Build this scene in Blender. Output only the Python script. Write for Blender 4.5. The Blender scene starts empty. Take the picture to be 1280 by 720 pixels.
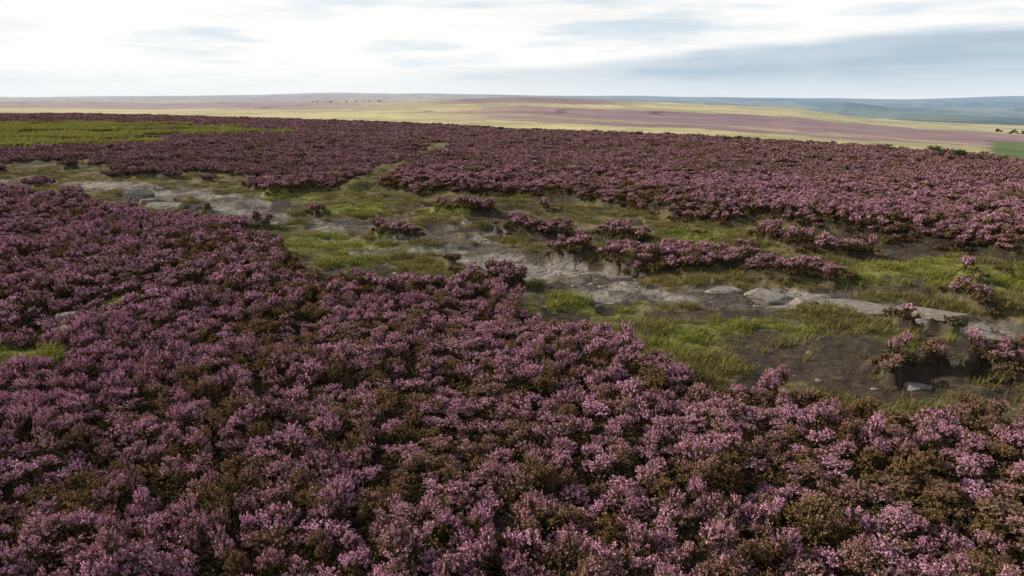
import bpy, math, numpy as np
from mathutils import Vector
rng = np.random.default_rng(7)
scene = bpy.context.scene
scene.view_settings.view_transform = 'Standard'
scene.view_settings.look = 'None'
scene.view_settings.exposure = 0
CAM_H = 6.0

# ------------------------------------------------------------------ noise
_tab = np.random.default_rng(3).random(65536)
def vnoise(x, y, seed=0):
    xi = np.floor(x).astype(np.int64); yi = np.floor(y).astype(np.int64)
    fx = x - xi; fy = y - yi
    fx = fx*fx*(3-2*fx); fy = fy*fy*(3-2*fy)
    def h(a, b):
        return _tab[((a*73856093) ^ (b*19349663) ^ (seed*83492791)) & 65535]
    return (h(xi, yi)*(1-fx)+h(xi+1, yi)*fx)*(1-fy)+(h(xi, yi+1)*(1-fx)+h(xi+1, yi+1)*fx)*fy
def fbm(x, y, sc, seed=0, o=4):
    a = 0; w = .5; t = 0
    for i in range(o):
        a = a + w*vnoise(x/sc+i*17.3, y/sc+i*9.1, seed+i); t += w; w *= .5; sc *= .5
    return a/t
def sst(a, b, x):
    t = np.clip((x-a)/(b-a), 0, 1); return t*t*(3-2*t)
def lerp(a, b, t): return a+(b-a)*t

# ------------------------------------------------------------------ layout (metres, +Y away)
NEAR = np.array([(-90,66),(-60,60),(-38.7,55.5),(-24.7,46.2),(-18.2,40.3),(-14.3,38),(-11.4,34.4),(-9.15,30.4),(-7.3,27.3),(-5.5,26),
 (-3.5,25.3),(-1.1,23.4),(0,21.6),(1.9,19.8),(3.1,18.2),(3.9,16.6),(5,15.4),(6.5,14.4),(7.6,13.6),(9.1,13.0),(10.5,12.5),(20,11),(60,6)])
FAR = np.array([(-90,84),(-60,78),(-48.3,69.5),(-43,72),(-31.7,62),(-26.3,62),(-18.1,55.5),(-13.2,50.6),(-9.2,50.5),(-4,47.5),(0,46),
 (2.9,45),(7,40.5),(8.2,37),(11.8,34.5),(14.6,32.3),(17.8,30.4),(19.8,28.5),(35,22),(60,14)])
PATH = np.array([(-80,70,.8),(-50,60,.9),(-36,57,1.1),(-28.4,53,2.2),(-18,45.8,1.7),(-10.4,39.2,1.7),(-6.5,36.8,1.7),(-3.3,33.4,2.2),(-1.3,29.3,2.4),
 (1.2,26.9,1.8),(3.3,24.7,1.6),(5.5,23.2,1.2),(8.3,22.5,1.3),(10.3,21.6,1.2),(11.6,20.3,.9),(14,18.7,.9),(22,16,1),(40,12,1)])
ISLES = [(6.4,27.6,2.8,1.4,-.35),(9.9,24.8,1.7,.8,-.2),(2.6,29.8,.9,.7,0),(-5.4,33.6,1.1,.4,-.3),(1.2,35,1.6,.6,-.3),
 (12.5,28.8,1.6,.6,-.3),(-2.5,40,2,.7,-.3),(-16,51.5,2.5,1.0,-.3),(-30,59.5,3,1.2,-.2),(5,32.8,1.2,.8,-.3)]
GREENS = [(-7.7,30.8,2.6,3.4),(2.0,21.4,2.8,1.5),(6.5,19.2,1.4,1.1),(-14.8,47,3,2),(4.0,18.4,1.5,1.0),(-24,50,4,1.8),(11.5,17.6,3,.5),(-9.5,43,2.5,2.5),(13,19.6,1.4,.4),(15.5,25.3,3.5,2.2),(-4,40.5,2,1.2),(8.5,33,2.2,1)]
MUDS = [(8.6,16.7,3.8,1.4,-.2),(6.1,20.7,2.6,.6,-.2),(12,15.6,3.6,1.5,-.2),(1.6,24.5,2.6,.6,-.5),(-3,36.3,3,.7,-.4),(7.5,15.4,2,.8,-.2),(12,23,2.5,.5,-.3),(3.6,28,1.6,.7,-.4)]
MOOR_GREEN = np.array([(-64,88),(-52,97),(-50,125),(-60,150),(-90,180),(-125,190),(-200,195),(-110,95)])
def in_poly(X, Y, P):
    c = np.zeros(X.shape, bool); n = len(P)
    for i in range(n):
        x1, y1 = P[i]; x2, y2 = P[(i+1) % n]
        if y1 == y2: continue
        c ^= ((y1 > Y) != (y2 > Y)) & (X < (x2-x1)*(Y-y1)/(y2-y1)+x1)
    return c
def ell(X, Y, e):
    a = e[4] if len(e) > 4 else 0
    dx = X-e[0]; dy = Y-e[1]; c, s = math.cos(a), math.sin(a)
    return np.hypot((dx*c+dy*s)/e[2], (-dx*s+dy*c)/e[3])
def seg_dist(X, Y, a, b):
    ax, ay = a[:2]; bx, by = b[:2]; L = (bx-ax)**2+(by-ay)**2
    t = np.clip(((X-ax)*(bx-ax)+(Y-ay)*(by-ay))/L, 0, 1)
    return np.hypot(X-ax-t*(bx-ax), Y-ay-t*(by-ay)), t
def zones(X, Y):
    n1 = fbm(X, Y, 3.0, 11)-.5; n2 = fbm(X, Y, 1.1, 21)-.5; n3 = fbm(X, Y, 9, 31)-.5
    yn = np.interp(X, NEAR[:,0], NEAR[:,1])*.945; yf = np.interp(X, FAR[:,0], FAR[:,1])
    d = np.minimum(Y-yn, yf-Y)
    strip = sst(-.25, .25, d+n1*2.2+n2*1.6)
    rd = np.full(X.shape, 1e9)
    for i in range(len(PATH)-1):
        dd, t = seg_dist(X, Y, PATH[i], PATH[i+1])
        rd = np.minimum(rd, dd/lerp(PATH[i,2], PATH[i+1,2], t))
    rock = sst(.22, -.1, rd-1+n1*1.8+n2*2.4)
    strip = np.maximum(strip, sst(.5, .1, rd-1.15+n1*1.5)*(Y > 20))
    rock = rock*strip
    isl = np.zeros(X.shape)
    for e in ISLES: isl = np.maximum(isl, sst(.15, -.15, ell(X, Y, e)-1+n2*1.1))
    fine = fbm(X, Y, 2.2, 77)
    isl = np.maximum(isl, sst(.73, .77, fine)*(1-rock))
    grn = np.zeros(X.shape)
    for e in GREENS: grn = np.maximum(grn, sst(.4, -.4, ell(X, Y, e)-1+n1*1.4+n2*1.8))
    mud = np.zeros(X.shape)
    for e in MUDS: mud = np.maximum(mud, sst(.25, -.25, ell(X, Y, e)-1+n2*2.2+n1))
    mud = np.maximum(mud*strip, sst(.55, .62, fbm(X, Y, 1.6, 99))*strip)*(1-isl)
    td, _ = seg_dist(X, Y, (-10.6, 48), (-9.5, 97))
    track = sst(.3, -.3, td/1.5-1+n1*2.4+n3)*(Y < 97)
    mg = in_poly(X+n3*30+n1*8, Y+n1*16+n3*30, MOOR_GREEN).astype(float)
    mg = np.maximum(mg, (ell(X, Y, (-45,129,5,8,0))+n1*2.5 < 1).astype(float))
    spots = np.zeros(X.shape)
    for e in ((-12.0,16.5,1.0,.8),(-12.2,21.0,.9,.7),(-12.6,18.9,.5,.4)): spots = np.maximum(spots, sst(.2,-.2,ell(X,Y,e)-1+n2*1.2))
    heather = (1-strip*(1-isl))*(1-track)*(1-mg)*(1-spots)
    rock = rock*(1-isl)
    return dict(strip=strip, rock=rock, isl=isl, grn=np.maximum(grn*strip, spots), mud=mud, track=track, mg=mg, heather=heather, spots=spots, beyond=Y-yf)

# ------------------------------------------------------------------ terrain height
TE = [-.8,-.68,-.34,0,.34,.68,.8]; YE = [335,310,225,146,107,73,66]
R0 = ([-.68,-.468,-.255,-.085,.01,.128,.276,.383,.478,.595,.68],[5,7,5,3.0,-.9,3.5,9,14.5,27,33,36])
R1 = ([-.68,.35,.45,.52,.6,.68],[20,22,24,21,23,27])
R2 = ([-.68,0,.38,.44,.5,.6,.68],[5,8,8,6,12,14,12])
R3 = ([-.68,-.47,-.25,-.1,0,.17,.38,.45,.54,.68],[-.5,0,-3,-5,-3.5,0,2,4,2.5,6])
R4 = ([-.68,-.36,-.23,-.09,.17,.38,.54,.61,.68],[0,-3,-6,-3,-2,1,2,-.5,-2])
def tD(X, Y):
    az = np.arctan2(X, Y); r = np.hypot(X, Y)
    a = np.abs(az); lim = math.atan(.8)
    t = np.where(a < lim, np.tan(np.minimum(a, lim)), .8*(math.pi-a)/(math.pi-lim))*np.sign(az)
    return t, r*np.maximum(np.cos(az), .7), r
def height(X, Y, z=None):
    t, D, r = tD(X, Y)
    ye = np.interp(t, TE, YE)
    def dep(R): return np.interp(t, R[0], R[1])*.001
    D1 = 1.5*ye; z1 = CAM_H-.98*5.6/ye*D1
    nodes = [(0*ye, 0*ye), (ye*.97, 0*ye), (D1, z1)]
    for k in (.25, .5, .75, 1.0):
        Dk = D1*(1000/D1)**k; dk = lerp(.98*5.6/ye, dep(R0), k)
        nodes.append((Dk, CAM_H-dk*Dk))
    zr = nodes[-1][1]
    def nd(D_, R): return (D_+0*ye, CAM_H-dep(R)*D_)
    a1, a2, a3, a4 = nd(2400, R1), nd(4200, R2), nd(7500, R3), nd(12500, R4)
    nodes += [(1500+0*ye, zr-30), a1, (3200+0*ye, np.minimum(a1[1], a2[1])-40), a2, (5600+0*ye, np.minimum(a2[1], a3[1])-60), a3,
              (9500+0*ye, np.minimum(a3[1], a4[1])-60), a4, (20000+0*ye, a4[1]-300)]
    Z = np.zeros(X.shape)
    for i in range(len(nodes)-1):
        d0, z0 = nodes[i]; d1, zz = nodes[i+1]
        m = (D >= d0) & (D < d1); f = (D-d0)/(d1-d0)
        if i == 1 or i > 6: f = f*f*(3-2*f)
        Z = np.where(m, z0+(zz-z0)*f, Z)
    Z = Z+(fbm(X, Y, 14, 5)-.5)*.8*np.clip(r/30, .3, 1)*sst(ye*1.0, ye*.7, D)
    far = sst(900, 2500, D)
    Z = Z+far*(fbm(X, Y, 900, 44, 5)-.5)*D*.0022
    if z is None: z = zones(X, Y)
    near = sst(140, 90, r)
    Z = Z+near*(-.2*z['strip']*(1-z['isl']) - .10*z['rock'] - .07*z['mud']
        + (fbm(X, Y, 1.0, 61)-.5)*.30*z['strip']*(1-.4*z['rock'])
        + (fbm(X, Y, 3.5, 63)-.5)*.5)
    Z = Z+near*(1-z['strip'])*(fbm(X, Y, 1.4, 65, 2)-.5)*.62
    # low bank where the far heather begins, mounded heather islands
    Z = Z+sst(-.6, 1.2, z['beyond'])*.38*sst(75, 35, r)+z['isl']*z['strip']*.18
    return Z

# ------------------------------------------------------------------ ground sheet
azf = np.linspace(-.86, .86, 800)
azb = np.linspace(.86, 2*math.pi-.86, 90)[1:-1]
AZ = np.concatenate([azf, azb]); na = len(AZ)
RR = [2.0]
while RR[-1] < 16000:
    k = .0085 if RR[-1] < 90 else (.014 if RR[-1] < 1200 else .02)
    RR.append(RR[-1]*(1+k))
RR = np.array(RR); nr = len(RR)
A, R = np.meshgrid(AZ, RR)
X = (R*np.sin(A)).ravel(); Y = (R*np.cos(A)).ravel()
zn = zones(X, Y)
Z = height(X, Y, zn)
X = np.append(X, 0.); Y = np.append(Y, 0.); Z = np.append(Z, 0.)
i, j = np.meshgrid(np.arange(nr-1), np.arange(na), indexing='ij'); j2 = (j+1) % na
quads = np.stack([i*na+j, i*na+j2, (i+1)*na+j2, (i+1)*na+j], -1).reshape(-1, 4)[:, ::-1]
tris = np.stack([np.full(na, nr*na), (np.arange(na)+1) % na, np.arange(na)], -1)
def mesh_np(name, V, faces_list, mat=None):
    me = bpy.data.meshes.new(name)
    V = np.asarray(V, np.float32)
    me.vertices.add(len(V)); me.vertices.foreach_set('co', V.ravel())
    loops = np.concatenate([f.ravel() for f in faces_list]).astype(np.int32)
    sizes = np.concatenate([np.full(len(f), f.shape[1]) for f in faces_list]).astype(np.int32)
    me.loops.add(len(loops)); me.loops.foreach_set('vertex_index', loops)
    me.polygons.add(len(sizes))
    me.polygons.foreach_set('loop_start', np.concatenate([[0], np.cumsum(sizes)[:-1]]).astype(np.int32))
    me.update(calc_edges=True); me.validate()
    if mat: me.materials.append(mat)
    return me
def fattr(me, name, arr, typ='FLOAT', dom='POINT'):
    a = me.attributes.new(name, typ, dom)
    arr = np.asarray(arr, np.float32)
    a.data.foreach_set('color' if typ == 'FLOAT_COLOR' else ('vector' if typ == 'FLOAT_VECTOR' else 'value'), arr.ravel())

def ground_color(X, Y, z):
    t, D, r = tD(X, Y)
    ye = np.interp(t, TE, YE)
    C = np.zeros(X.shape+(3,)); 
    def c(v): return np.array(v, float)
    def mix(C, col, m): return C+(c(col)-C)*np.clip(m, 0, 1)[..., None]
    C[:] = (.030, .023, .017)
    C = mix(C, (.10, .062, .072), sst(50, 160, r))
    olive = fbm(X, Y, 2.5, 70)
    sc = lerp(c((.19, .155, .07)), c((.095, .088, .035)), sst(.35, .65, olive)[..., None])
    C = C+(sc-C)*(z['strip']*(1-z['isl']))[..., None]
    C = mix(C, (.19, .20, .045), z['grn']*.85)
    C = mix(C, (.06, .043, .032), z['mud']*.95)
    rk = lerp(c((.11, .09, .073)), c((.27, .24, .21)), sst(.38, .62, fbm(X, Y, 1.3, 73))[..., None])
    C = C+(rk-C)*(z['rock'])[..., None]
    C = mix(C, (.16, .14, .055), z['track']*.9)
    C = mix(C, (.095, .10, .035), z['mg'])
    C = mix(C, (.24, .30, .045), z['spots'])
    q = np.log(np.maximum(D, 1)/(1.5*ye))/np.log(1000/(1.5*ye))
    qn = q+(fbm(t*9, q*2, 1, 80)-.5)*.24+(fbm(X, Y, 30, 82)-.5)*.10
    yel = lerp(c((.64, .54, .29)), c((.44, .41, .20)), sst(.35, .65, fbm(X, Y, 40, 83))[..., None])
    B = yel.copy()
    pur = lerp(c((.29, .18, .205)), c((.36, .24, .22)), sst(.45, .65, fbm(X, Y, 25, 88))[..., None])
    rt = sst(-.16, .04, t)
    B = B+(pur-B)*(rt*sst(.09, .13, qn)*sst(.70, .64, qn))[..., None]
    B = B+(c((.28, .18, .18))-B)*(sst(.78, .84, qn)*sst(.2, .1, t)*sst(-.15, -.05, t))[..., None]
    B = B+(c((.50, .42, .22))-B)*(.6*rt*sst(.30, .32, qn+t*.25)*sst(.38, .36, qn+t*.25))[..., None]
    lf = sst(-.05, -.3, t)
    B = B+(c((.38, .27, .27))-B)*(lf*sst(.40, .65, qn+.4*(-.3-t)))[..., None]
    B = B+(c((.14, .19, .065))-B)*(sst(.635, .65, t+(fbm(X,Y,12,89)-.5)*.03)*(q < .4))[..., None]
    B = B*(1-.5*sst(.015, .004, np.abs(fbm(X, Y, 160, 86, 2)-.5))*sst(.3, .5, q))[..., None]
    cell = _tab[((np.floor(X/230+vnoise(X/300, Y/300, 5)*1.5).astype(int)*7919) ^ (np.floor(Y/420).astype(int)*104729)) & 65535]
    V = lerp(c((.08, .12, .06)), c((.34, .36, .18)), (cell**1.5)[..., None])
    V = V+(c((.03, .05, .035))-V)*(sst(.47, .55, fbm(X, Y, 600, 90)))[..., None]
    B = B+(V-B)*sst(1050, 1300, D)[..., None]
    C = C+(B-C)*sst(.98, 1.03, D/ye)[..., None]
    hz = 1-np.exp(-np.maximum(r-150, 0)/4500)  # aerial haze painted into the ground colour, stronger with distance
    haze_col = lerp(c((.50, .50, .56)), c((.28, .40, .55)), sst(-.2, .35, t)[..., None])
    C = C+(haze_col-C)*(hz*.95)[..., None]
    return C
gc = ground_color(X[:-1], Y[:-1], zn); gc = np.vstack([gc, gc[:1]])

# ------------------------------------------------------------------ material helpers
def new_mat(name):
    m = bpy.data.materials.new(name); m.use_nodes = True
    nt = m.node_tree; nt.nodes.clear()
    return m, nt
def N(nt, typ, **kw):
    n = nt.nodes.new(typ)
    for k, v in kw.items(): setattr(n, k, v)
    return n
def mathn(nt, op, a, b=None, clamp=False):
    n = N(nt, 'ShaderNodeMath', operation=op, use_clamp=clamp)
    for k, v in enumerate((a, b)):
        if v is None: continue
        if isinstance(v, (int, float)): n.inputs[k].default_value = v
        else: nt.links.new(v, n.inputs[k])
    return n.outputs[0]
def mixc(nt, f, a, b, blend='MIX'):
    n = N(nt, 'ShaderNodeMix', data_type='RGBA', blend_type=blend)
    for s, v in ((n.inputs[0], f), (n.inputs[6], a), (n.inputs[7], b)):
        if isinstance(v, (int, float)): s.default_value = v
        elif isinstance(v, tuple): s.default_value = v+(1,)
        else: nt.links.new(v, s)
    return n.outputs[2]
def noise(nt, vec, scale, detail=4, rough=.6):
    n = N(nt, 'ShaderNodeTexNoise'); n.inputs['Scale'].default_value = scale
    n.inputs['Detail'].default_value = detail; n.inputs['Roughness'].default_value = rough
    if vec is not None: nt.links.new(vec, n.inputs['Vector'])
    return n.outputs['Fac']
def mrange(nt, v, a, b, c=0, d=1):
    n = N(nt, 'ShaderNodeMapRange'); nt.links.new(v, n.inputs[0])
    for k, x in zip((1, 2, 3, 4), (a, b, c, d)): n.inputs[k].default_value = x
    return n.outputs[0]
def attr(nt, name, typ='GEOMETRY'):
    return N(nt, 'ShaderNodeAttribute', attribute_name=name, attribute_type=typ)

# ground material
gm, nt = new_mat('moor_ground_mat')
geo = N(nt, 'ShaderNodeNewGeometry').outputs['Position']
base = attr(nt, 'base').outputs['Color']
rk = attr(nt, 'rock').outputs['Fac']
n1 = noise(nt, geo, 7, 6, .7); n2 = noise(nt, geo, 1.3, 4); n3 = noise(nt, geo, .12, 5, .65); n4 = noise(nt, geo, .012, 5, .65)
f = mathn(nt, 'MULTIPLY', mrange(nt, n1, .3, .7, .4, 1.6), mrange(nt, n2, .3, .7, .65, 1.35))
f = mathn(nt, 'MULTIPLY', f, mrange(nt, n3, .3, .7, .75, 1.25))
f = mathn(nt, 'MULTIPLY', f, mrange(nt, n4, .3, .7, .8, 1.2))
vs = N(nt, 'ShaderNodeVectorMath', operation='SCALE'); nt.links.new(base, vs.inputs[0]); nt.links.new(f, vs.inputs['Scale'])
vor = N(nt, 'ShaderNodeTexVoronoi', feature='DISTANCE_TO_EDGE'); vor.inputs['Scale'].default_value = .9
wn = N(nt, 'ShaderNodeTexNoise'); wn.inputs['Scale'].default_value = 1.5; nt.links.new(geo, wn.inputs['Vector'])
va = N(nt, 'ShaderNodeVectorMath', operation='ADD'); nt.links.new(geo, va.inputs[0]); nt.links.new(wn.outputs['Color'], va.inputs[1])
nt.links.new(va.outputs[0], vor.inputs['Vector'])
crack = mathn(nt, 'MULTIPLY', mrange(nt, vor.outputs['Distance'], .0, .05, 1, 0), rk)
col = mixc(nt, mathn(nt, 'MULTIPLY', crack, .75), vs.outputs[0], (.03, .024, .02))
bs = N(nt, 'ShaderNodeBsdfPrincipled'); nt.links.new(col, bs.inputs['Base Color'])
bs.inputs['Roughness'].default_value = .85; bs.inputs['Specular IOR Level'].default_value = .25
bp = N(nt, 'ShaderNodeBump'); bp.inputs['Strength'].default_value = .8; bp.inputs['Distance'].default_value = .1
hh = mathn(nt, 'SUBTRACT', mathn(nt, 'ADD', n1, n2), mathn(nt, 'MULTIPLY', crack, .5))
nt.links.new(hh, bp.inputs['Height']); nt.links.new(bp.outputs[0], bs.inputs['Normal'])
nt.links.new(bs.outputs[0], N(nt, 'ShaderNodeOutputMaterial').inputs[0])

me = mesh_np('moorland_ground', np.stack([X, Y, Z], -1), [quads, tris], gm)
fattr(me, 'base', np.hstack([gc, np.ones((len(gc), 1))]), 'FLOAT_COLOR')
fattr(me, 'rock', np.append(zn['rock'], 0))
me.polygons.foreach_set('use_smooth', np.ones(len(me.polygons), bool))
ground = bpy.data.objects.new('moorland_ground', me); scene.collection.objects.link(ground)

# ------------------------------------------------------------------ plant materials
def plant_mat(name, kind):
    m, nt = new_mat(name)
    tone = attr(nt, 'tone').outputs['Fac']; rnd = attr(nt, 'rnd').outputs['Fac']
    tint = attr(nt, 'tint', 'INSTANCER').outputs['Fac']
    orn = N(nt, 'ShaderNodeObjectInfo').outputs['Random']
    if kind == 'heather':
        fol = mixc(nt, orn, (.085, .05, .022), (.08, .078, .025))
        fol = mixc(nt, mrange(nt, rnd, 0, 1, 0, .6), fol, (.16, .10, .05))
        flo = mixc(nt, rnd, (.37, .155, .235), (.90, .53, .72))
        flo = mixc(nt, mrange(nt, orn, 0, 1, 0, .65), flo, (.50, .25, .28))
        brown = mixc(nt, rnd, (.22, .13, .075), (.30, .20, .09))
        flo = mixc(nt, tint, brown, flo)
        col = mixc(nt, tone, fol, flo)
    elif kind == 'grass':
        a = mixc(nt, orn, (.29, .235, .095), (.18, .16, .055))
        b = mixc(nt, orn, (.22, .25, .05), (.38, .38, .09))
        col = mixc(nt, tint, a, b)
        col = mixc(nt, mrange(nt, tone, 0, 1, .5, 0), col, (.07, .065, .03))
    else:
        col = mixc(nt, rnd, (.035, .055, .03), (.07, .09, .045))
        col = mixc(nt, tone, (.09, .07, .055), col)
    d = N(nt, 'ShaderNodeBsdfDiffuse'); nt.links.new(col, d.inputs[0]); out = d.outputs[0]
    if kind == 'grass':
        t = N(nt, 'ShaderNodeBsdfTranslucent'); mx = N(nt, 'ShaderNodeMixShader')
        nt.links.new(col, t.inputs[0]); mx.inputs[0].default_value = .3
        nt.links.new(d.outputs[0], mx.inputs[1]); nt.links.new(t.outputs[0], mx.inputs[2]); out = mx.outputs[0]
    nt.links.new(out, N(nt, 'ShaderNodeOutputMaterial').inputs[0])
    return m
heather_mat = plant_mat('heather_mat', 'heather'); grass_mat = plant_mat('grass_mat', 'grass'); leaf_mat = plant_mat('shrub_mat', 'leaf')

def rot_basis(n):
    a = rng.normal(size=(n, 3)); a /= np.linalg.norm(a, axis=1)[:, None]
    b = rng.normal(size=(n, 3)); b -= a*(a*b).sum(1)[:, None]; b /= np.linalg.norm(b, axis=1)[:, None]
    return a, b
def quads_at(P, size, asp=1.4, axis=None):
    n = len(P); a, b = rot_basis(n)
    if axis is not None:
        a = axis+a*.5; a /= np.linalg.norm(a, axis=1)[:, None]
        b -= a*(a*b).sum(1)[:, None]; b /= np.linalg.norm(b, axis=1)[:, None]
    s = size*rng.uniform(.7, 1.3, n)[:, None]
    return np.stack([P-a*s*asp*.5, P+b*s*.5, P+a*s*asp*.5, P-b*s*.5], 1)
def build(name, parts, mat):
    V = []; T = []; Rn = []
    for q, tone, rn in parts:
        V.append(q.reshape(-1, 3)); T.append(np.repeat(tone, 4)); Rn.append(np.repeat(rn, 4))
    V = np.concatenate(V); F = np.arange(len(V)).reshape(-1, 4)
    me = mesh_np(name, V, [F], mat)
    fattr(me, 'tone', np.concatenate(T)); fattr(me, 'rnd', np.concatenate(Rn))
    return bpy.data.objects.new(name, me)
def heather_tuft(name, nspr, nfl, size, R=.24, H=.46, bumps=5, leafn=300, flsp=.09, rr=.15, bloom=1.0):
    """bush of several rounded flowering heads on a woody olive-brown base"""
    bc = rng.uniform(-R*.75, R*.75, (bumps, 2)); bh = rng.uniform(.58, 1.08, bumps)
    k = rng.integers(0, bumps, nspr)
    ph = rng.uniform(0, 2*math.pi, nspr); el = np.arccos(rng.uniform(-.05, 1, nspr))
    d = np.stack([np.sin(el)*np.cos(ph), np.sin(el)*np.sin(ph), np.cos(el)*1.0], 1)
    cen = np.stack([bc[k, 0], bc[k, 1], H*bh[k]-rr*.9], 1)
    rb = rr*rng.uniform(.7, 1.25, bumps)[k]
    tip = cen+d*(rb*rng.uniform(.8, 1.12, nspr))[:, None]
    ax = d+np.array([0, 0, .3]); ax /= np.linalg.norm(ax, axis=1)[:, None]
    srnd = rng.random(nspr)
    brn = rng.random(bumps)[k]
    t = rng.random((nspr, nfl))
    P = tip[:, None, :]-ax[:, None, :]*(t*flsp)[..., None]+rng.normal(size=(nspr, nfl, 3))*size*.5
    fq = quads_at(P.reshape(-1, 3), size, 1.3)
    frn = np.clip(np.repeat(srnd*.3+brn*.45, nfl)+rng.random(nspr*nfl)*.3, 0, 1)
    green = np.repeat(rng.random(nspr) < .16, nfl)
    # blossoms sit on the upper half of each head; lower flanks are woody
    side = np.repeat(np.clip((d[:, 2]+.05)*3.0, .15, 1), nfl)
    ft = np.where(t.ravel() > .75, .25, 1.0); ft = np.where(green, .12, ft)*bloom*side
    kk = rng.integers(0, nspr, leafn)
    low = tip[kk]-ax[kk]*(flsp*.7+rng.random(leafn)[:, None]*.22)
    low[:, 2] = np.maximum(low[:, 2], .01)
    lq = quads_at(low, max(size, .02)*1.5, 2.6, ax[kk])
    return build(name, [(fq, ft, frn), (lq, np.zeros(leafn), rng.random(leafn))], heather_mat)
def grass_tuft(name, n, h, w, R):
    p = rng.normal(size=(n, 2))*R*.5; ph = rng.uniform(0, 6.28, n)
    L = h*rng.uniform(.5, 1.2, n); lean = rng.uniform(.15, .8, n)
    d = np.stack([np.cos(ph)*lean, np.sin(ph)*lean, np.ones(n)], 1); d /= np.linalg.norm(d, axis=1)[:, None]
    s = np.stack([-np.sin(ph), np.cos(ph), np.zeros(n)], 1)*w
    b = np.stack([p[:, 0], p[:, 1], np.full(n, -.02)], 1)
    mid = b+d*L[:, None]*.6; d2 = d+np.stack([np.cos(ph), np.sin(ph), -.5*np.ones(n)], 1)*.5
    tip = mid+d2*L[:, None]*.4
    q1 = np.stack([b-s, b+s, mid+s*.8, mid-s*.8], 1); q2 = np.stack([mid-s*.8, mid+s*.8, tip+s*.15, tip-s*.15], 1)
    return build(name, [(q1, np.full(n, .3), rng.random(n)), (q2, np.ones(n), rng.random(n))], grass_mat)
def shrub(name, H):
    parts = []; n = 14; P = []
    def limb(a, b, r0, r1):
        a = np.array(a, float); b = np.array(b, float); out = []
        for k in range(5):
            u = 2*math.pi*k/5; v = 2*math.pi*(k+1)/5
            o = lambda an, r: np.array([math.cos(an)*r, math.sin(an)*r, 0])
            out.append([a+o(u, r0), a+o(v, r0), b+o(v, r1), b+o(u, r1)])
        parts.append((np.array(out), np.zeros(5), np.zeros(5)))
    limb((0, 0, -.3), (0.1*H, 0, H*.45), .04*H, .02*H)
    for k in range(n):
        an = rng.uniform(0, 6.28); rad = rng.uniform(.1, .38)*H; e = np.array([math.cos(an)*rad, math.sin(an)*rad, H*rng.uniform(.25, .85)])
        limb((.05*H, 0, H*rng.uniform(.15, .4)), e, .015*H, .005*H)
        m = 45; P.append(e+rng.normal(size=(m, 3))*H*.09)
    P = np.concatenate(P); parts.append((quads_at(P, H*.07), np.ones(len(P)), rng.random(len(P))))
    return build(name, parts, leaf_mat)

# stones
sm, nt = new_mat('stone_mat')
geo = N(nt, 'ShaderNodeNewGeometry').outputs['Position']
a = noise(nt, geo, 6, 6, .7); b = noise(nt, geo, 40, 4, .7)
c1 = mixc(nt, mrange(nt, a, .35, .65), (.14, .12, .10), (.35, .31, .265))
c1 = mixc(nt, mrange(nt, b, .5, .65, 0, .6), c1, (.10, .095, .07))
bs = N(nt, 'ShaderNodeBsdfPrincipled'); nt.links.new(c1, bs.inputs['Base Color']); bs.inputs['Roughness'].default_value = .85
bp = N(nt, 'ShaderNodeBump'); bp.inputs['Strength'].default_value = .7; bp.inputs['Distance'].default_value = .04
nt.links.new(a, bp.inputs['Height']); nt.links.new(bp.outputs[0], bs.inputs['Normal'])
nt.links.new(bs.outputs[0], N(nt, 'ShaderNodeOutputMaterial').inputs[0])
import bmesh
def stone(name, sx, sy, sz, seed, sub=3, flat=.55):
    r = np.random.default_rng(seed)
    bm = bmesh.new(); bmesh.ops.create_icosphere(bm, subdivisions=sub, radius=1)
    P = np.array([v.co for v in bm.verts])
    for _ in range(11):
        n = r.normal(size=3); n[2] *= .6; n /= np.linalg.norm(n); d = r.uniform(.6, .85)
        o = P@n; P -= np.maximum(o-d, 0)[:, None]*n
    P[:, 2] = np.clip(P[:, 2], -1, flat)
    P += r.normal(size=P.shape)*.012
    P *= (sx, sy, sz)
    for v, p in zip(bm.verts, P): v.co = p
    me = bpy.data.meshes.new(name); bm.to_mesh(me); bm.free(); me.materials.append(sm)
    return bpy.data.objects.new(name, me)

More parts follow.
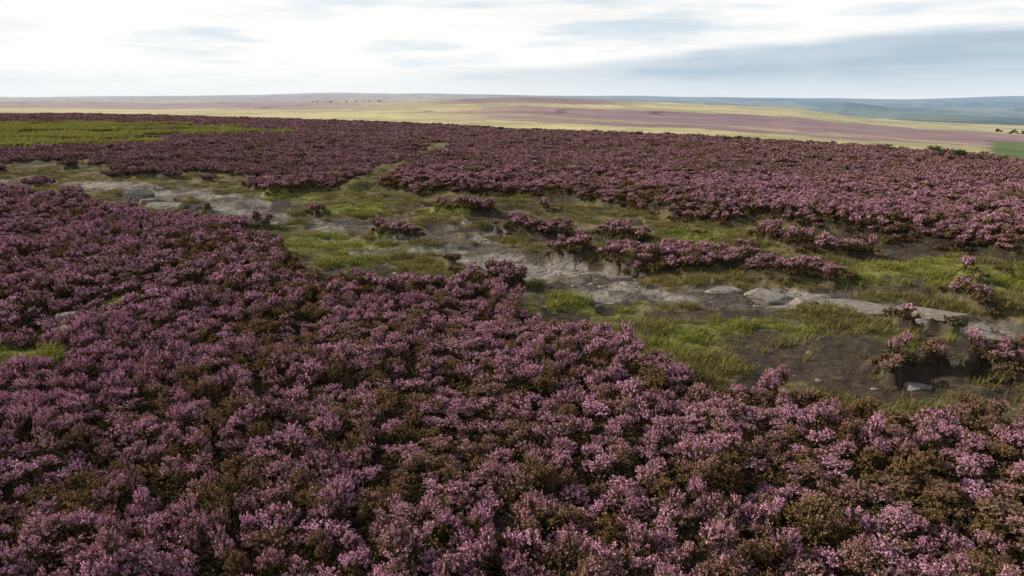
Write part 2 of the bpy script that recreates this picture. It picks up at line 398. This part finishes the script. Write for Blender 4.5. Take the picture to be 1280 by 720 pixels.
# ------------------------------------------------------------------ scatter by geometry nodes
def scatter(name, P, rot, scl, idx, tint, protos):
    coll = bpy.data.collections.new(name+'_parts')
    for o in protos: coll.objects.link(o)
    me = bpy.data.meshes.new(name); me.vertices.add(len(P)); me.vertices.foreach_set('co', np.asarray(P, np.float32).ravel())
    fattr(me, 'rotv', rot, 'FLOAT_VECTOR'); fattr(me, 'sclv', scl, 'FLOAT_VECTOR'); fattr(me, 'tint', tint)
    a = me.attributes.new('idx', 'INT', 'POINT'); a.data.foreach_set('value', np.asarray(idx, np.int32))
    ob = bpy.data.objects.new(name, me); scene.collection.objects.link(ob)
    g = bpy.data.node_groups.new(name+'_scatter', 'GeometryNodeTree')
    g.interface.new_socket('Geometry', in_out='INPUT', socket_type='NodeSocketGeometry')
    g.interface.new_socket('Geometry', in_out='OUTPUT', socket_type='NodeSocketGeometry')
    gi = g.nodes.new('NodeGroupInput'); go = g.nodes.new('NodeGroupOutput')
    ci = g.nodes.new('GeometryNodeCollectionInfo'); ci.inputs['Collection'].default_value = coll
    ci.inputs['Separate Children'].default_value = True; ci.inputs['Reset Children'].default_value = True
    ip = g.nodes.new('GeometryNodeInstanceOnPoints'); ip.inputs['Pick Instance'].default_value = True
    def na_(nm, ty):
        n = g.nodes.new('GeometryNodeInputNamedAttribute'); n.data_type = ty; n.inputs['Name'].default_value = nm
        return n.outputs['Attribute']
    e = g.nodes.new('FunctionNodeEulerToRotation')
    L = g.links.new
    L(na_('rotv', 'FLOAT_VECTOR'), e.inputs[0]); L(e.outputs[0], ip.inputs['Rotation'])
    L(na_('sclv', 'FLOAT_VECTOR'), ip.inputs['Scale']); L(na_('idx', 'INT'), ip.inputs['Instance Index'])
    L(gi.outputs[0], ip.inputs['Points']); L(ci.outputs[0], ip.inputs['Instance']); L(ip.outputs[0], go.inputs[0])
    md = ob.modifiers.new('scatter', 'NODES'); md.node_group = g
    return ob
def polar(spf, r0, r1, az=.85, jit=.75):
    xs = []; r = r0
    while r < r1:
        s = spf(r); n = int(2*az*r/s)
        a = -az+2*az*(np.arange(n)+rng.random()+jit*(rng.random(n)-.5))/n; q = r+jit*(rng.random(n)-.5)*s
        xs.append(np.stack([q*np.sin(a), q*np.cos(a)], 1)); r += s
    return np.concatenate(xs)

# heather: flowering bushes + low brown/olive understorey
SP = lambda r: np.maximum(.44, r*.0105)
P = polar(SP, 4, 345)
x, y = P[:, 0], P[:, 1]
z = zones(x, y); t, D, r = tD(x, y); ye = np.interp(t, TE, YE)
keep = (z['heather'] > .5) & (D < ye*1.01)
x, y, r = x[keep], y[keep], r[keep]
n = len(x)
zz = height(x, y)
canopy = sst(.25, .75, fbm(x, y, 1.5, 140, 3))
hs = lerp(.6, 1.15, canopy)*rng.uniform(.65, 1.35, n)
sp = SP(r)
idx = np.where(r < 22, rng.integers(0, 6, n), np.where(r < 60, rng.integers(6, 10, n), rng.integers(10, 13, n)))
xy = np.where(r < 60, sp/.44, sp/.85)*rng.uniform(.7, 1.2, n)
scl = np.stack([xy, xy, hs*np.where(r < 60, 1, .85)], 1)
rot = np.stack([rng.normal(0, .13, n)*(r < 60), rng.normal(0, .13, n)*(r < 60), rng.uniform(0, 6.28, n)], 1)
big = fbm(x, y, 5, 150, 3); cl = fbm(x, y, .9, 151, 2)
tint = sst(.29, .50, big*.36+cl*.30+rng.random(n)*.34)
tint = np.where(r > 60, lerp(tint, .8, .3), tint)
protos = [heather_tuft('heather_tuft_%02d' % k, 150, 15, .018, leafn=260) for k in range(6)]
protos += [heather_tuft('heather_tuft_%02d' % k, 80, 6, .038, leafn=90, bloom=.95) for k in range(6, 10)]
protos += [heather_tuft('heather_tuft_%02d' % k, 150, 3, .085, R=.62, bumps=12, leafn=120, H=.42, rr=.2, bloom=.72) for k in range(10, 13)]
P2 = polar(lambda r: max(.32, r*.012), 4, 60, jit=1)
x2, y2 = P2[:, 0], P2[:, 1]; z2 = zones(x2, y2); k2 = z2['heather'] > .35
x2, y2 = x2[k2], y2[k2]; m = len(x2); r2 = np.hypot(x2, y2)
protos += [heather_tuft('heather_tuft_%02d' % k, 60, 3, .03, R=.3, H=.18, bumps=7, leafn=130, rr=.09, bloom=.35) for k in range(13, 16)]
s2 = np.maximum(.32, r2*.012)/.3
PX = np.concatenate([np.stack([x, y, zz-.02], 1), np.stack([x2, y2, height(x2, y2)-.02], 1)])
rot = np.concatenate([rot, np.stack([0*x2, 0*x2, rng.uniform(0, 6.28, m)], 1)])
scl = np.concatenate([scl, np.stack([s2, s2, rng.uniform(.7, 1.1, m)], 1)])
idx = np.concatenate([idx, rng.integers(13, 16, m)]); tint = np.concatenate([tint, rng.uniform(0, .35, m)])
scatter('heather', PX, rot, scl, idx, tint, protos)

# grass
P = polar(lambda r: max(.17, r*.0068), 5, 100, jit=1)
x, y = P[:, 0], P[:, 1]; z = zones(x, y)
pr = (z['strip']*(1-z['isl']))*.7; pr = np.maximum(pr, np.maximum(z['track']*.6, z['grn']*.9))
pr = pr*(1-.97*z['rock'])*(1-.9*z['mud'])
clump = fbm(x, y, .8, 170, 3)
keep = (rng.random(len(x)) < pr) & ((clump > .42) | (z['grn'] > .5))
x, y = x[keep], y[keep]; g = z['grn'][keep]; clump = clump[keep]; n = len(x)
s = rng.uniform(.5, 1.3, n)*lerp(.5, 1.5, sst(.35, .7, clump)); r = np.hypot(x, y); w = np.maximum(.17, r*.0068)/.17
scatter('grass', np.stack([x, y, height(x, y)], 1), np.stack([0*x, 0*x, rng.uniform(0, 6.28, n)], 1), np.stack([s*w**.6, s*w**.6, s], 1),
        rng.integers(0, 4, n), np.clip(g*.95*rng.uniform(.4, 1.2, n)+rng.uniform(-.1, .25, n), 0, 1), [grass_tuft('grass_tuft_%d' % k, 42, .17, .006, .16) for k in range(4)])

# bracken patches out on the moor
P = polar(lambda r: max(.6, r*.0075), 85, 215, jit=1)
x, y = P[:, 0], P[:, 1]; z = zones(x, y)
keep = (z['mg'] > .5) & (fbm(x, y, 7, 200, 3) > .44)
x, y = x[keep], y[keep]; n = len(x); s = rng.uniform(1.5, 5.0, n)
scatter('bracken', np.stack([x, y, height(x, y)], 1), np.stack([0*x, 0*x, rng.uniform(0, 6.28, n)], 1), np.stack([s*1.6, s*1.6, s], 1),
        rng.integers(0, 3, n), rng.uniform(.3, .9, n), [grass_tuft('bracken_frond_%d' % k, 60, .2, .02, .25) for k in range(3)])

# loose stones on the path
P = polar(lambda r: max(.5, r*.02), 8, 75, jit=1)
x, y = P[:, 0], P[:, 1]; z = zones(x, y)
keep = rng.random(len(x)) < (z['rock']*.22+z['mud']*.14)
x, y = x[keep], y[keep]; n = len(x); s = .03+.14*rng.random(n)**4
scatter('path_stones', np.stack([x, y, height(x, y)], 1), np.stack([rng.normal(0, .15, n), rng.normal(0, .15, n), rng.uniform(0, 6.28, n)], 1),
        np.stack([s, s, s*.7], 1), rng.integers(0, 4, n), 0*x, [stone('path_stone_%d' % k, 1.2, .9, .6, 50+k, 2) for k in range(4)])

# individual rocks
def hz(x, y): return float(height(np.array([float(x)]), np.array([float(y)]))[0])
for k, (x, y, sx, sy, sz, rz, tx) in enumerate([(8.2, 22.7, 1.0, .6, .24, -.35, .14), (10.6, 21.6, 1.5, .7, .14, -.5, .02), (7.1, 23.6, .7, .45, .16, .2, 0),
        (-23.8, 46.5, 1.0, .7, .9, .6, .4), (-20.6, 43.6, 1.3, .8, .5, .1, .15), (-22.3, 44.6, .7, .5, .6, 1, 0), (9.8, 16.4, .4, .2, .14, -.2, 0),
        (9.0, 15.1, .38, .18, .12, -.1, .1), (-12.4, 19.6, .35, .25, .6, .4, 0), (-11.8, 18.3, .3, .2, .55, .9, 0), (12.9, 18.9, .6, .3, .12, .1, 0),
        (12.4, 20.6, 1.1, .5, .14, -.5, .04), (0.6, 28.6, .9, .5, .14, -.6, .03), (9.4, 22.2, .8, .45, .2, .5, -.06)]):
    o = stone('flat_rock' if sz < .25 else 'boulder', sx, sy, sz, 100+k, 4)
    o.location = (x, y, hz(x, y)+sz*.1); o.rotation_euler = (tx, tx*.5, rz); scene.collection.objects.link(o)

# distant shrubs and tree lines
pts = []
for k in range(34):
    t0 = rng.uniform(-.25, .62); yy = np.interp(t0, TE, YE)*rng.uniform(.9, 1.0); pts.append((t0*yy, yy, rng.uniform(.08, .15)))
for k in range(20):
    t0 = rng.uniform(-.27, -.17); pts.append((t0*930, 930+rng.uniform(-25, 25), rng.uniform(.15, .3)))
for k in range(60):
    t0 = .645+.12*rng.random()**.7; yy = rng.uniform(480, 640); pts.append((t0*yy, yy, rng.uniform(.2, .42)))
pts = np.array(pts); n = len(pts)
scatter('distant_trees', np.stack([pts[:, 0], pts[:, 1], height(pts[:, 0], pts[:, 1])], 1), np.stack([0*pts[:, 0], 0*pts[:, 0], rng.uniform(0, 6.28, n)], 1),
        np.stack([pts[:, 2]*1.7]*2+[pts[:, 2]], 1), rng.integers(0, 3, n), 0*pts[:, 0], [shrub('tree_%d' % k, 5.5) for k in range(3)])

# ------------------------------------------------------------------ light and sky
EL = math.radians(27); AZS = math.radians(-75)
d = Vector((math.sin(AZS)*math.cos(EL), math.cos(AZS)*math.cos(EL), math.sin(EL)))
sl = bpy.data.lights.new('sun', 'SUN'); sl.energy = 5.0; sl.angle = math.radians(.5); sl.color = (1, .89, .75)
so = bpy.data.objects.new('sun', sl); so.rotation_euler = d.to_track_quat('Z', 'Y').to_euler(); so.location = (0, 0, 50); scene.collection.objects.link(so)

w = bpy.data.worlds.new('World'); scene.world = w; w.use_nodes = True
nt = w.node_tree; nt.nodes.clear()
sky = N(nt, 'ShaderNodeTexSky', sky_type='NISHITA'); sky.sun_disc = False; sky.sun_elevation = EL; sky.sun_rotation = AZS % (2*math.pi)
b1 = N(nt, 'ShaderNodeBackground'); nt.links.new(sky.outputs[0], b1.inputs[0]); b1.inputs[1].default_value = .065
tc = N(nt, 'ShaderNodeTexCoord').outputs['Generated']
sep = N(nt, 'ShaderNodeSeparateXYZ'); nt.links.new(tc, sep.inputs[0]); sx, sy, sz = sep.outputs
mp = N(nt, 'ShaderNodeMapping'); nt.links.new(tc, mp.inputs[0]); mp.inputs['Scale'].default_value = (2.2, 2.2, 18); mp.inputs['Rotation'].default_value = (0, .03, 0)
cn = noise(nt, mp.outputs[0], 1.3, 6, .55)
mp2 = N(nt, 'ShaderNodeMapping'); nt.links.new(tc, mp2.inputs[0]); mp2.inputs['Scale'].default_value = (3.2, 3.2, 26); mp2.inputs['Location'].default_value = (3, 1, 2)
cn2 = noise(nt, mp2.outputs[0], 1.5, 6, .52)
cc = mixc(nt, mrange(nt, cn2, .34, .50), (.70, .80, .88), (1.0, 1.0, .985))
zz_ = mathn(nt, 'ADD', sz, mathn(nt, 'MULTIPLY', mathn(nt, 'SUBTRACT', cn, .5), .035))
top = mathn(nt, 'ADD', mathn(nt, 'MULTIPLY', sx, .075), .038)
bank = mathn(nt, 'MULTIPLY', mrange(nt, mathn(nt, 'SUBTRACT', top, zz_), -.004, .010), mrange(nt, sx, -.25, .3))
bank = mathn(nt, 'MULTIPLY', bank, mrange(nt, sz, .0, .03, .3, 1))
bcol = mixc(nt, mrange(nt, cn2, .35, .65), (.44, .56, .67), (.54, .65, .75))
lowc = mixc(nt, mrange(nt, sz, .0, .04, .8, 0), cc, (.87, .915, .94))
cc = mixc(nt, mathn(nt, 'MULTIPLY', bank, .88), lowc, bcol)
b2 = N(nt, 'ShaderNodeBackground'); nt.links.new(cc, b2.inputs[0]); b2.inputs[1].default_value = 1.0
cover = mrange(nt, cn, .3, .45, .9, 1)
cover = mathn(nt, 'MULTIPLY', cover, mrange(nt, sz, .15, .3, 1, .3))
cover = mathn(nt, 'MAXIMUM', cover, mathn(nt, 'MAXIMUM', mrange(nt, sz, .03, .07, 1, 0), bank))
ms = N(nt, 'ShaderNodeMixShader'); nt.links.new(cover, ms.inputs[0]); nt.links.new(b1.outputs[0], ms.inputs[1]); nt.links.new(b2.outputs[0], ms.inputs[2])
nt.links.new(ms.outputs[0], N(nt, 'ShaderNodeOutputWorld').inputs[0])

# ------------------------------------------------------------------ camera
cam = bpy.data.cameras.new('camera'); cam.sensor_width = 36; cam.lens = 36/1280*914; cam.clip_end = 60000; cam.clip_start = .1
co = bpy.data.objects.new('camera', cam); co.location = (0, 0, CAM_H); co.rotation_euler = (math.radians(90-14.6), 0, 0)
scene.collection.objects.link(co); scene.camera = co
